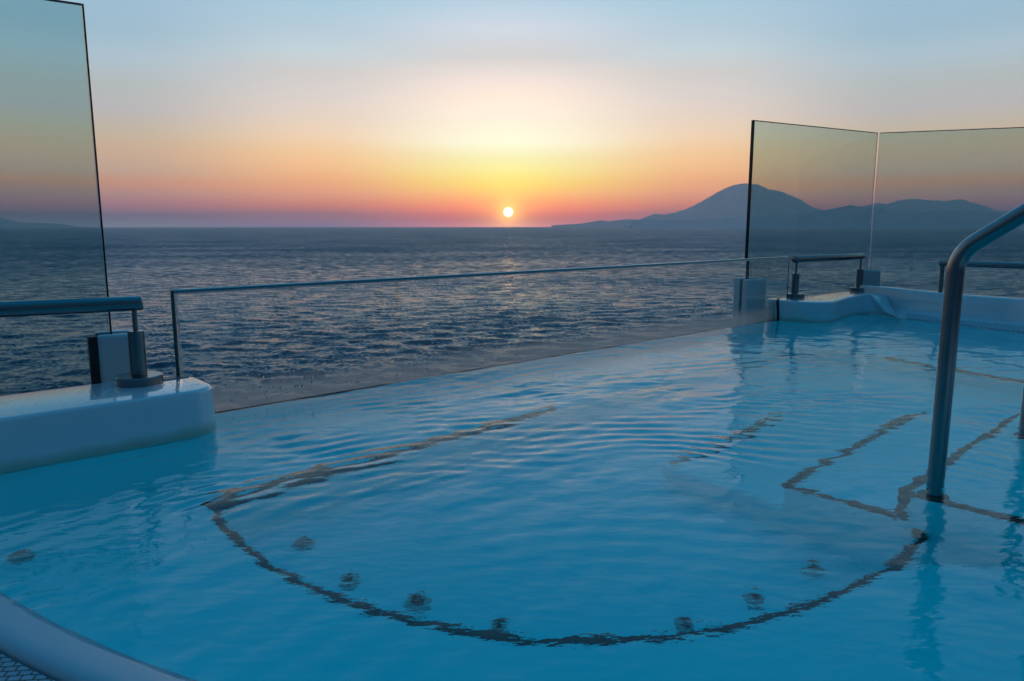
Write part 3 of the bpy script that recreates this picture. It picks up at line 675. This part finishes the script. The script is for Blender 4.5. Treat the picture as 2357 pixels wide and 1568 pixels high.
def clamp(name, c, d, w, dp, z0, z1, label, gext=0.0):
    root = empty(name, (c[0], c[1], z0)); d = Vector(d).normalized(); n = Vector((-d.y, d.x))
    c = Vector(c)
    def rect(w0, w1, d0, d1): return [tuple(c+d*w0+n*d0), tuple(c+d*w1+n*d0), tuple(c+d*w1+n*d1), tuple(c+d*w0+n*d1)]
    f = prism('front_plate', rect(-w/2, w/2, -dp/2, -.012), z0, z1, M_clamp, None, .014, 4)
    k = prism('back_plate', rect(-w/2, w/2, .012, dp/2), z0, z1+.006, M_clamp, None, .006, 3)
    g = prism('gasket', rect(-w/2+.004-gext, w/2-.004, -.0115-gext*.9, .0115), z0, z1-.004, M_rubber) if not gext else prism('gasket', [tuple(c+d*(-w/2-gext)+n*(-dp/2+.006)), tuple(c+d*(-w/2-.001)+n*(-dp/2+.006)), tuple(c+d*(-w/2-.001)+n*.0115), tuple(c+d*(-w/2-gext)+n*.0115)], z0, z1-.003, M_rubber)
    adopt(root, f, k, g)
    return tag(root, label, 'clamp post', 'white clamp posts holding the tall glass')
ZT = 1.583
Le = aty(188, 12, 2.955); LE = (Le[0], Le[1])
ldir = Vector((-.087, -.060)).normalized()
LO = (LE[0]+ldir.x*1.5, LE[1]+ldir.y*1.5)
def screen(a, b, label, z0=-.25, dark=0.0):
    root = empty('glass_screen', ((a[0]+b[0])/2, (a[1]+b[1])/2, z0)); p = pane('pane', a, b, z0, ZT, .019, M_pane, None, .002); adopt(root, p)
    d = Vector((b[0]-a[0], b[1]-a[1])).normalized()
    adopt(root, prism('top_edge', seg_outline(a, b, .0192), ZT+.0005, ZT+.0042, M_edge))
    if dark:
        q0 = (a[0]-d.x*(dark+.0006), a[1]-d.y*(dark+.0006)); q1 = (a[0]-d.x*.0006, a[1]-d.y*.0006)
        adopt(root, prism('side_edge', seg_outline(q0, q1, .0205), z0, ZT+.0042, M_edge, None, .0015, 2))
    return tag(root, label, 'glass screen', 'tall tinted glass windscreens')
screen(LE, LO, 'tall smoked glass windscreen standing behind the left railing', dark=.006)
ld = Vector((ldir.x, ldir.y))
clamp('clamp_post', (LE[0]+ldir.x*-.02, LE[1]+ldir.y*-.02), (-ldir.x, -ldir.y), .145, .11, -.35, .315, 'white clamp post with a black side behind the left railing post', .03)
A0 = aty(1735, 280, 6.06); A1 = aty(2019, 307, 6.86); B0 = aty(2025, 307, 6.86); B1 = aty(2357, 295, 6.47)
ad_ = Vector((A1[0]-A0[0], A1[1]-A0[1])).normalized(); bd_ = Vector((B1[0]-B0[0], B1[1]-B0[1])).normalized()
screen(A0[:2], A1[:2], 'tinted glass windscreen in front of the mountain peak, beside the low barrier', dark=.016)
screen(B0[:2], (B0[0]+bd_.x*3.2, B0[1]+bd_.y*3.2), 'tinted glass windscreen running off the right side behind the grab rail')
clamp('clamp_post', (A0[0]+ad_.x*.035, A0[1]+ad_.y*.035), (ad_.x, ad_.y), .225, .15, -.35, .318, 'white clamp post seen through the right end of the low glass barrier')
clamp('clamp_post', (A1[0]+.03, A1[1]), (bd_.x*.9+.3, bd_.y*.5), .16, .12, -.2, .338, 'white clamp post behind the far railing where two windscreens meet')

# ------------------------------------------------------------------ railings
def rail_post(root, x, y, z, axis_z, thin, sleeve_r=.0285, sleeve_h=.168, fl_r=.081, fl_h=.03):
    adopt(root, lathe('base_flange', [(fl_r, 0), (fl_r, fl_h-.004), (fl_r-.004, fl_h)], (x, y, z), M_steel, None, 48),
          lathe('post_sleeve', [(sleeve_r, fl_h), (sleeve_r, fl_h+sleeve_h-.002), (sleeve_r-.002, fl_h+sleeve_h)], (x, y, z), M_steel, None, 32),
          lathe('post_rod', [(thin, fl_h+sleeve_h), (thin, axis_z-z-.01)], (x, y, z), M_steel, None, 20))
Lf = (-1.402, 2.692); LAX = .466; rl = empty('railing', (*Lf, CZ)); rdir = Vector((-.868, -.497, 0)).normalized()
rail_post(rl, *Lf, CZ+.001, LAX, .0088)
e0 = Vector((Lf[0]-.004, Lf[1], LAX))-rdir*.034
adopt(rl, tube('rail_tube', [e0, e0+rdir*.4, e0+rdir*1.9], .0272, M_steelh, None, 32, .008))
rail_post(rl, Lf[0]+rdir.x*1.6, Lf[1]+rdir.y*1.6, CZ+.001, LAX, .0088)
tag(rl, 'thick steel railing on the left white curb with a round base flange', 'railing', 'steel railings on the pool surround')
R1, R2 = (2.346, 6.043), (3.155, 6.63); rr_ = empty('railing', (*R1, CZ))
for q in (R1, R2): rail_post(rr_, *q, CZ+.001, .478, .0085, .0285, .165, .079)
rd = Vector((R2[0]-R1[0], R2[1]-R1[1], 0)).normalized(); z_ = Vector((0, 0, .478))
adopt(rr_, tube('rail_tube', [Vector((*R1, .478))-rd*.04, Vector((*R1, .478))+rd*.5, Vector((*R2, .480))+rd*.025], .0275, M_steelh, None, 32, .008))
tag(rr_, 'short steel railing on two flanged posts on the far white curb', 'railing', 'steel railings on the pool surround')
Ff = (3.50, 5.955); fr = empty('railing', (*Ff, .22)); fd = Vector((3.848-3.473, 5.506-5.958, 0)).normalized()
adopt(fr, tube('rail_tube', [Vector((*Ff, .452))-fd*.025, Vector((*Ff, .452))+fd*.6, Vector((*Ff, .452))+fd*2.6], .0225, M_steelh, None, 28, .006))
for s in (0, 1.25, 2.4):
    adopt(fr, lathe('post_rod', [(.016, -.02), (.016, .232)], (Ff[0]+fd.x*s, Ff[1]+fd.y*s, .22), M_steel, None, 20))
tag(fr, 'slim steel railing on thin posts passing behind the grab rail', 'railing', 'steel railings on the pool surround')

# grab rails of the steps
def grab(x, y, label, zb=-.22):
    root = empty('grab_rail', (x, y, zb)); d = Vector((.669, -.743, 0))
    top = Vector((x, y, .672)); sl = math.tan(math.radians(36))
    end = top+d*1.0+Vector((0, 0, sl*1.0)); base = Vector((x, y, zb))
    path = bend(base, top, end, .115, 14)
    adopt(root, tube('rail_tube', [path[0], Vector((x, y, .1)), Vector((x, y, .4))]+path[1:], .0240, M_steelh, None, 36, .0))
    leg2 = Vector((x, y, 0))+d*.30
    adopt(root, tube('leg', [Vector((leg2.x, leg2.y, -.06)), Vector((leg2.x, leg2.y, .3)), Vector((leg2.x, leg2.y, .672+sl*.30))], .020, M_steelh, None, 28))
    adopt(root, lathe('base_flange', [(.045, 0), (.045, .008), (.030, .014)], (x, y, zb), M_nozc, None, 32))
    return tag(root, label, 'grab rail', 'grab rails at the pool steps')
grab(1.301, 2.147, 'bent steel grab rail rising out of the water in the right foreground')
grab(1.999, 2.748, 'second steel grab rail, only its foot showing at the right edge')

# ------------------------------------------------------------------ camera and render
cam = bpy.data.cameras.new('camera'); co = bpy.data.objects.new('camera', cam); COL.objects.link(co); sc.camera = co
co.location = (0, 0, CAMH); co.rotation_euler = (math.pi/2-PITCH, 0, 0)
cam.sensor_width = 36; cam.lens = F/2357*36; cam.clip_start = .05; cam.clip_end = 60000
cam.dof.use_dof = True; cam.dof.focus_distance = 4.5; cam.dof.aperture_fstop = 10
vs = sc.view_settings; vs.view_transform = 'Standard'; vs.look = 'None'; vs.exposure = 0; vs.gamma = 1
sc.render.engine = 'CYCLES'
cy = sc.cycles; cy.use_denoising = True; cy.max_bounces = 16; cy.transmission_bounces = 12; cy.transparent_max_bounces = 12
cy.diffuse_bounces = 8; cy.glossy_bounces = 6; cy.volume_bounces = 1; cy.sample_clamp_indirect = 6; cy.blur_glossy = .3
cy.caustics_reflective = True; cy.caustics_refractive = True
